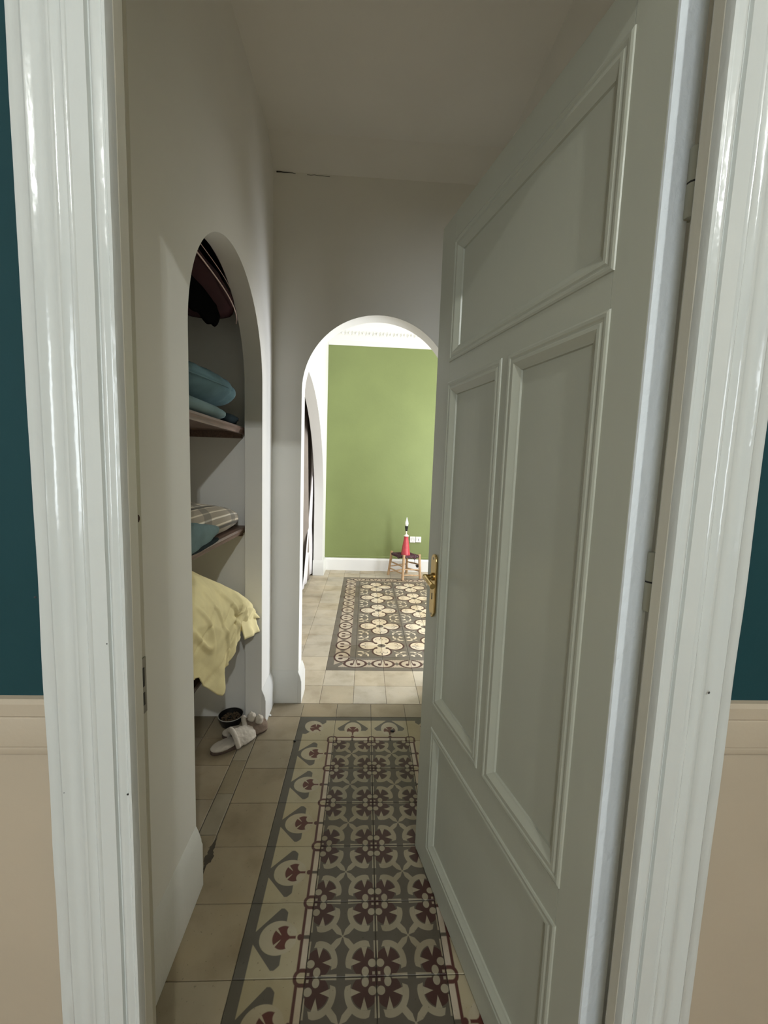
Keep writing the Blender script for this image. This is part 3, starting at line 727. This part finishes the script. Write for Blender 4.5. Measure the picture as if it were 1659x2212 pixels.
def bd(q, c):
    q = wrinkle(0.006, 9, 9)(q, c); q.z += -0.060 * (q.y / 0.45) * (0.6 if q.y < 0 else 1.0) * (q.z + 0.08) / 0.16; return q
mb = MB(); mb.lump((0, 0.035, 0.082), (0.150, 0.47, 0.080), 4.0, 72, 28, bd); mb.build('blanket_body', mat_stripes(), bl, smooth=3.0)
tc_ = tag(empty('teal_cloth', (-0.70, -0.52, 1.09)), 'teal cloth heaped in front of the striped blanket', 'cloth')
def td(q, c):
    q = wrinkle(0.012, 12, 11)(q, c); q.z *= 1 - 0.45 * max(0, q.y) / 0.28; return q
mb = MB(); mb.lump((0.005, -0.01, 0.052), (0.030, 0.27, 0.050), 2.6, 56, 26, td); mb.build('cloth_body', M['tealcloth'], tc_, smooth=3.0)
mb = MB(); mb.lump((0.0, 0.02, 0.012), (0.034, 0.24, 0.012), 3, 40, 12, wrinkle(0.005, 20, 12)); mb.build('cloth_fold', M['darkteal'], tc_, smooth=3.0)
# yellow sheet
def interp(tab, x):
    if x <= tab[0][0]: return tab[0][1]
    for (a, fa), (b, fb) in zip(tab, tab[1:]):
        if x <= b: t = (x - a) / (b - a); return fa + (fb - fa) * t
    return tab[-1][1]
TOP = [(-0.80, 1.05), (-0.45, 1.03), (-0.34, 0.99), (-0.18, 0.915), (-0.02, 0.825), (0.06, 0.745), (0.11, 0.66)]
BOT = [(-0.80, 0.70), (-0.60, 0.655), (-0.54, 0.63), (-0.49, 0.578), (-0.37, 0.463), (-0.335, 0.438), (-0.318, 0.44), (-0.272, 0.475), (-0.268, 0.505), (-0.25, 0.522), (-0.19, 0.535), (-0.165, 0.548), (-0.155, 0.572), (-0.02, 0.60), (0.11, 0.63)]
sheet = tag(empty('bed_sheet', (-0.80, -0.3, 0.57)), 'crumpled pale yellow bed sheet spilling over the lowest shelf', 'bedding')
KY, KZ = -0.19, 0.735
def ridge(n, w): return max(0.0, 1 - abs(n) / w)
def fold_d(y, z):
    dy, dz = y - KY, z - KZ; r = math.hypot(dy, dz); a = math.atan2(dz, dy)
    wob = nz((y, z, 0), 5, 2)
    v = 0.014 * math.exp(-r / 0.15) * (ridge(math.sin(a * 3.0 + 1.0 * wob), 0.6) - 0.4)
    v += 0.014 * nz((y + z * 0.9, (z - y) * 0.35, 0), 6, 3)
    v += 0.011 * ridge(nz((y * 1.1 + z * 0.8, (z - y) * 0.16, 3), 7, 4), 0.14) * min(1, max(0, (0.95 - z) / 0.1))
    v -= 0.007 * ridge(nz((y * 0.7 - z * 0.9, (z + y) * 0.2, 5), 6, 6), 0.08)
    v += 0.0016 * nz((y, z, 7), 30, 8)
    v -= 0.032 * math.exp(-((y - KY) ** 2 + 1.6 * (z - KZ + 0.015) ** 2) / 0.0010)
    v += 0.010 * math.exp(-((y - KY - 0.05) ** 2 + (z - KZ - 0.05) ** 2) / 0.004)
    if z < 0.66: v += 0.011 * math.sin(30 * (y + 0.4 * z) + 2 * wob) * min(1, (0.66 - z) / 0.1)
    return v
XP = [(0, -0.80), (0.06, -0.745), (0.16, -0.69), (0.32, -0.645), (0.5, -0.628), (0.7, -0.64), (0.85, -0.655), (1, -0.66)]
def sheetf(u, v):
    y = -0.80 + 0.91 * u
    t, b = interp(TOP, y), interp(BOT, y)
    if v < 0.18:                                            # the part lying back into the niche
        w = v / 0.18; x = -0.98 + 0.18 * w; z = t - 0.10 * (1 - w) ** 2
        return (x + 0.80, y + 0.3, z - 0.57 + 0.008 * nz((y, x, 0), 8))
    w = (v - 0.18) / 0.82; z = t + (b - t) * w
    x = interp(XP, w)
    if y > -0.15: x = x + (-0.632 - x) * min(1, (y + 0.15) / 0.2) * min(1, w * 3) * 0.6
    x = min(-0.606, x + fold_d(y, z))
    if z < 0.60: x = max(x, -0.685)
    return (x + 0.80, y + 0.3, z - 0.57)
mb = MB(); mb.grid(sheetf, 110, 90); mb.build('sheet_body', M['yellow'], sheet, smooth=3.0, solid=0.003)
def flap(name, a, b, c, dd, k):
    def f(u, v):
        p = Vector(a).lerp(Vector(b), u).lerp(Vector(dd).lerp(Vector(c), u), v)
        p.x += 0.006 * math.sin(u * 9 + k) * v + 0.004 * nz((u, v, k), 5)
        return (p.x + 0.80, p.y + 0.3, p.z - 0.57)
    mb = MB(); mb.grid(f, 16, 12); return mb.build(name, M['yellow'], sheet, smooth=3.0, solid=0.003)
flap('sheet_corner', (-0.72, -0.03, 0.775), (-0.69, 0.075, 0.740), (-0.606, 0.117, 0.612), (-0.645, 0.04, 0.63), 1)
flap('sheet_corner', (-0.655, -0.09, 0.70), (-0.640, 0.075, 0.685), (-0.612, 0.117, 0.535), (-0.640, -0.035, 0.555), 4)

# bowl of kibble on the niche floor
bowl = tag(empty('pet_bowl', (-0.768, 0.132, 0)), 'small black pet bowl of brown kibble on the niche floor', 'bowl')
mb = MB(); mb.lathe([(0.042, 0), (0.050, 0.004), (0.060, 0.030), (0.0655, 0.052), (0.0655, 0.0545), (0.062, 0.0545), (0.057, 0.034), (0.046, 0.010), (0.002, 0.008)], 36); mb.build('bowl_body', plain('bowl_plastic', (0.012, 0.012, 0.012), 0.3), bowl, smooth=True)
mb = MB(); mb.lathe([(0.0635, 0.0535), (0.0665, 0.0535), (0.0668, 0.056), (0.0633, 0.056)], 36, caps=False); rm = mb.build('rim', plain('pale_rim', (0.5, 0.49, 0.45), 0.35), bowl, smooth=True); rm['label'] = 'pale rim'
mb = MB()
for k in range(150):
    a = random.uniform(0, 2 * PI); r = 0.050 * math.sqrt(random.random()); s_ = random.uniform(0.0035, 0.0055)
    cx, cy, cz = r * math.cos(a), r * math.sin(a), 0.037 + 0.006 * (1 - r / 0.05) + random.uniform(-0.002, 0.002)
    rings = [[(cx + s_ * q * math.cos(2 * PI * j / 5), cy + s_ * q * math.sin(2 * PI * j / 5), cz + s_ * h) for j in range(5)] for q, h in ((0.6, -0.5), (1, 0), (0.5, 0.5))]
    mb.loft(rings)
kb = mb.build('kibble', plain('kibble_brown', (0.10, 0.065, 0.035), 0.8), bowl); kb['kind'] = 'stuff'

# slippers
M['fluff'] = fabric('cream_fleece', (0.52, 0.47, 0.40), 90, 1.0, 0.12, 1.0); M['brownfleece'] = fabric('brown_fleece', (0.20, 0.15, 0.115), 110, 1.0, 0.2, 1.0); M['sole'] = fabric('slipper_sole', (0.10, 0.07, 0.055), 200)
def fluffy(amp, sc, k):
    def f(q, c): return q * (1 + amp * nz(q, sc, k) / max(0.01, q.length) + 0.4 * amp * nz(q, sc * 2.4, k + 1) / max(0.01, q.length))
    return f
def slipper(loc, rot, label, first):
    r = tag(empty('slipper', loc, rot), label, 'slipper', 'fleece slippers by the niche')
    def outline(w, L=0.115, n=36):
        P = []
        for k in range(n):
            a = 2 * PI * k / n; c, s_ = math.cos(a), math.sin(a)
            wd = w * (0.86 + 0.14 * c)
            P.append((L * math.copysign(abs(c) ** 0.8, c), wd * math.copysign(abs(s_) ** 0.75, s_)))
        return P
    mb = MB(); mb.loft([[(x * q, y * q, z) for x, y in outline(0.046)] for q, z in ((0.95, 0), (1, 0.006), (1, 0.014), (0.96, 0.018))]); mb.build('sole', M['sole'], r, smooth=True)
    mb = MB(); mb.lump((-0.048, 0, 0.024), (0.064, 0.040, 0.014), 2.2, 40, 20, fluffy(0.003, 60, 2)); mb.build('insole', M['fluff'], r, smooth=3.0)
    mb = MB()
    def dome(u, v):                                            # toe vamp, open at the back
        a = PI * u; x = 0.004 + 0.108 * v; sc = math.sqrt(max(0.0, 1 - v ** 2.6))
        q = Vector((x, 0.050 * math.cos(a) * (0.25 + 0.75 * sc), 0.012 + 0.062 * math.sin(a) * (0.22 + 0.78 * sc) + 0.004 * math.sin(a) * math.sin(6 * a) * v))
        return tuple(q + Vector((0.0, 0.0025 * nz(q, 80, 6), 0.0045 * nz(q, 75, 5))))
    mb.grid(dome, 30, 20); mb.build('vamp', M['fluff'] if first else M['brownfleece'], r, smooth=3.0, solid=0.006)
    mb = MB(); mb.tube([(0.004 - 0.012 * math.sin(PI * k / 40), 0.052 * math.cos(PI * k / 40), 0.014 + 0.068 * math.sin(PI * k / 40) + 0.003 * nz((k, 0, 0), 0.5)) for k in range(41)], lambda t: 0.0125 + 0.002 * nz((t * 30, 0, 0), 1.0), 14); mb.build('cuff', M['fluff'], r, smooth=3.0)
    if first:
        mb = MB(); mb.grid(lambda u, v: (0.002 + 0.012 * v, 0.044 * math.cos(PI * u), 0.013 + 0.056 * math.sin(PI * u) * (1 - v)), 20, 6); mb.build('cloth_layer', M['brownfleece'], r, smooth=3.0)
    else:
        for (x, y, z, q) in ((0.030, -0.016, 0.094, 0.022), (0.068, -0.026, 0.078, 0.021)):
            mb = MB(); mb.lump((x, y, z), (q, q * 0.9, q * 1.15), 2.0, 28, 18, fluffy(0.004, 70, 7)); mb.build('pompom', M['fluff'], r, smooth=3.0)
    return r
slipper((-0.700, -0.040, 0.0), 0.72, 'front cream fleece slipper lying across the niche edge', True)
slipper((-0.668, 0.054, 0.0), 0.36, 'brown fleece slipper with two cream pompoms behind the cream one', False)

# ------------------------------------------------------------------ small bits on the hall floor
def crumb(name, loc, r, mat, label):
    mb = MB(); mb.lump((0, 0, r * 0.5), (r, r * 0.8, r * 0.5), 2.2, 14, 9, fluffy(r * 0.4, 90, 3)); o = mb.build(name, mat, None, smooth=3.0, loc=loc); tag(o, label, 'crumb')
crumb('paper_scrap', (-0.575, 0.205, 0), 0.009, plain('white_scrap', (0.8, 0.8, 0.78), 0.8), 'small white scrap on the tile by the end wall pier')
crumb('dark_crumb', (-0.397, -0.012, 0), 0.008, M['black'], 'dark crumb on the grey border beside the corner tile')
crumb('black_crumb', (0.115, 0.07, 0), 0.011, M['black'], 'black crumb on the red flower of a border tile')

# ------------------------------------------------------------------ far room things
# curtain in the wide arch
cur = tag(empty('curtain', (-0.80, 2.2, 0.02)), 'long curtain inside the wide far arch, its shade and light put into two cloth colours', 'curtain')
def curf(u, v):
    y = -1.5 + 2.62 * u - 0.16 * (1 - v) * u * u * 0 ; z = 2.30 * v
    pl = 0.035 * math.sin(u * 60 + 1.2 * math.sin(3 * v)) * (0.4 + 0.6 * (1 - v)) + 0.02 * math.sin(u * 23 + 2 * v)
    y -= 0.10 * v * max(0, u - 0.8) / 0.2
    return (pl + 0.02 * (1 - v), y, z)
mb = MB(); mb.grid(curf, 180, 24); mb.build('curtain_cloth', fabric('shaded_curtain_cloth', (0.25, 0.215, 0.19), 400, 0.9, 0.06), cur, smooth=3.0, solid=0.002)  # taupe carries the shade on the curtain in its colour
def litf(u, v):
    z = 0.01 + 2.2 * v; y1 = 1.07 - 0.05 * v; y0 = 0.30 + 0.74 * min(1, v / 0.62) ** 0.8
    y = y0 + (min(y1, max(y0 + 0.03, y1)) - y0) * u
    return (0.055 + 0.012 * math.sin(u * 22 * (1 - 0.5 * v)), y, z)
mb = MB(); mb.grid(litf, 60, 24); ln = mb.build('cloth_layer', fabric('lit_curtain_cloth', (0.66, 0.64, 0.66), 400, 0.9, 0.05), cur, smooth=3.0, solid=0.002); ln['label'] = 'pale front wedge with the window light put into its colour'  # white wedge paints the window-lit lower part of the curtain
mb = MB(); mb.tube([(0, -1.6, 2.33), (0, 1.16, 2.33)], 0.012, 10); mb.build('rod', M['iron'], cur)

# stool
SC = Vector((0.485, 3.29, 0))
st = tag(empty('stool', SC), 'low rustic stool of peeled branches with a woven seat by the green wall', 'stool')
feet = [(0.275, 3.361), (0.445, 3.101), (0.684, 3.19), (0.530, 3.455)]
tops = [(0.312, 3.345, 0.325), (0.455, 3.140, 0.318), (0.662, 3.208, 0.318), (0.525, 3.425, 0.325)]
for (fx, fy), (tx, ty, tz) in zip(feet, tops):
    a, b_ = Vector((fx, fy, 0)) - SC, Vector((tx, ty, tz)) - SC
    mb = MB(); mb.tube([a.lerp(b_, k / 6) + Vector((0.002 * nz((k, fx, 0), 1.7), 0.002 * nz((k, fy, 1), 1.7), 0)) for k in range(7)], lambda t: 0.0185 - 0.002 * math.sin(PI * t), 12); mb.build('leg', M['stoolwood'], st, smooth=True)
def onleg(i, z):
    a, b_ = Vector((feet[i][0], feet[i][1], 0)) - SC, Vector(tops[i]) - SC
    return a.lerp(b_, z / tops[i][2])
for i in range(4):
    j = (i + 1) % 4
    for z in ((0.175, 0.085), (0.125, 0.05))[i % 2]:
        a, b_ = onleg(i, z + 0.006), onleg(j, z - 0.006)
        mb = MB(); mb.tube([a.lerp(b_, k / 6) + Vector((0, 0, 0.003 * math.sin(k))) for k in range(7)], lambda t: 0.007 + 0.003 * math.sin(PI * t), 8); mb.build('rung', M['stoolwood'], st, smooth=True)
def mat_weave():
    m, nt, b = new_mat('woven_rag_seat')
    n = noise_n(nt, 70, 2, dim=(1, 3, 1))
    nt.links.new(ramp(nt, n.outputs[0], [(0.35, (0.018, 0.012, 0.018)), (0.5, (0.10, 0.022, 0.030)), (0.58, (0.035, 0.03, 0.05)), (0.7, (0.24, 0.20, 0.15))]), b.inputs['Base Color'])
    b.inputs['Roughness'].default_value = 0.95; bump(nt, b, n.outputs[0], 0.6, 0.004); return m
wv = mat_weave()
for i in range(4):
    j = (i + 1) % 4; a, b_ = onleg(i, 0.295), onleg(j, 0.295)
    mb = MB(); mb.tube([a.lerp(b_, k / 24) + Vector((0, 0, -0.012 * math.sin(PI * k / 24))) for k in range(25)], lambda t: 0.016 + 0.003 * math.sin(90 * t), 10); mb.build('seat_edge', wv, st, smooth=3.0)
c0, c1, c2, c3 = (onleg(i, 0.300) for i in range(4))
for k in range(9):
    t = (k + 0.5) / 9
    a, b_ = c0.lerp(c1, t), c3.lerp(c2, t)
    mb = MB(); mb.tube([a.lerp(b_, q / 14) + Vector((0, 0, -0.022 * math.sin(PI * q / 14) * math.sin(PI * t) + 0.004 * math.sin(q * PI + k * PI))) for q in range(15)], 0.0105, 8); mb.build('seat_strand', wv, st, smooth=3.0)
for k in range(9):
    t = (k + 0.5) / 9
    a, b_ = c0.lerp(c3, t), c1.lerp(c2, t)
    mb = MB(); mb.tube([a.lerp(b_, q / 14) + Vector((0, 0, -0.022 * math.sin(PI * q / 14) * math.sin(PI * t) - 0.004 * math.sin(q * PI + k * PI) - 0.004)) for q in range(15)], 0.0105, 8); mb.build('seat_strand', wv, st, smooth=3.0)
for (t, i) in ((0.62, 0), (0.7, 1)):
    p = onleg(i, 0.275).lerp(onleg(i + 1, 0.275), t)
    mb = MB(); mb.lump(tuple(p), (0.022, 0.022, 0.020), 2, 16, 10, fluffy(0.008, 60, 3)); mb.build('rag_knot', wv, st, smooth=3.0)

# lamp on the stool
lamp = tag(empty('table_lamp', (0.488, 3.275, 0.292)), 'red conical table lamp without a shade standing on the woven stool', 'lamp')
Mred = plain('red_glaze', (0.52, 0.060, 0.075), 0.3); Mw = plain('lamp_cream', (0.75, 0.72, 0.62), 0.4)
mb = MB(); mb.lathe([(0.058, 0), (0.062, 0.004), (0.060, 0.02), (0.047, 0.11), (0.032, 0.20), (0.0265, 0.232), (0.029, 0.244), (0.026, 0.248)], 36); mb.build('base', Mred, lamp, smooth=True)
mb = MB(); mb.lathe([(0.027, 0.247), (0.036, 0.253), (0.034, 0.260), (0.018, 0.272), (0.009, 0.280)], 28); mb.build('collar', Mw, lamp, smooth=True)
mb = MB(); mb.lathe([(0.0085, 0.278), (0.0085, 0.322)], 16); mb.build('stem', Mw, lamp, smooth=True)
mb = MB(); mb.lathe([(0.012, 0.320), (0.0165, 0.330), (0.0165, 0.345), (0.0185, 0.347), (0.0205, 0.372), (0.0225, 0.376), (0.0225, 0.385), (0.018, 0.386)], 24); mb.build('socket', M['black'], lamp, smooth=True)
mbulb, nt, b = new_mat('frosted_bulb_glass'); b.inputs['Base Color'].default_value = (0.9, 0.92, 0.92, 1); b.inputs['Roughness'].default_value = 0.25; b.inputs['Subsurface Weight'].default_value = 0.3
mb = MB(); mb.lathe([(0.013, 0.384), (0.018, 0.392), (0.0225, 0.412), (0.0225, 0.424), (0.018, 0.445), (0.0105, 0.466), (0.0065, 0.484), (0.0035, 0.497), (0.001, 0.501)], 24); mb.build('bulb', mbulb, lamp, smooth=True)
cp = [(0.05, 0.03, 0.005), (0.10, 0.05, -0.01), (0.125, 0.02, -0.06), (0.128, -0.01, -0.10), (0.14, -0.015, -0.145), (0.16, -0.01, -0.135)]
mb = MB(); mb.tube(cp, 0.0028, 8); mb.build('cord', M['black'], lamp, smooth=True)
mb = MB(); mb.lump((0.162, -0.01, -0.140), (0.018, 0.012, 0.026), 2.6, 18, 12); mb.build('cord_plug', M['black'], lamp, smooth=True)
# socket and switch on the green wall
Mpl = plain('white_plastic', (0.80, 0.80, 0.77), 0.35); Mgr = plain('grey_plastic', (0.45, 0.45, 0.43), 0.4)  # white for the plates, darker grey for the ring round the socket well
so = tag(empty('wall_socket', (0.608, 3.555, 0.452)), 'white wall socket right behind the red lamp', 'socket')
mb = MB(); mb.box(-0.038, 0.0375, -0.010, 0.006, -0.041, 0.041); mb.build('plate', Mpl, so, bevel=0.003)
mb = MB(); mb.lathe([(0.024, 0.0), (0.024, 0.0015), (0.021, 0.0015), (0.021, 0.0)], 28, caps=False); mb.build('socket_ring', Mgr, so, loc=(0, -0.0102, 0), rot=(PI / 2, 0, 0))
mb = MB(); mb.lathe([(0.0205, 0), (0.0205, 0.0006)], 28); sk = mb.build('socket_well', Mpl, so, loc=(0, -0.0102, 0), rot=(PI / 2, 0, 0))
for dx in (-0.0095, 0.0095):
    mb = MB(); mb.lathe([(0.0025, 0), (0.0025, 0.0006)], 10); mb.build('pin_hole', M['black'], so, loc=(dx, -0.0110, 0), rot=(PI / 2, 0, 0))
sw = tag(empty('wall_switch', (0.688, 3.555, 0.452)), 'white wall plate with one dark slot beside the socket', 'switch')
mb = MB(); mb.box(-0.0375, 0.038, -0.010, 0.006, -0.037, 0.041); mb.build('plate', Mpl, sw, bevel=0.003)
mb = MB(); mb.box(-0.024, 0.024, -0.0122, -0.010, -0.024, 0.026); mb.build('rocker', Mpl, sw, bevel=0.001)
mb = MB(); mb.box(-0.003, 0.003, -0.0128, -0.012, -0.014, 0.016); mb.build('slot', M['black'], sw)
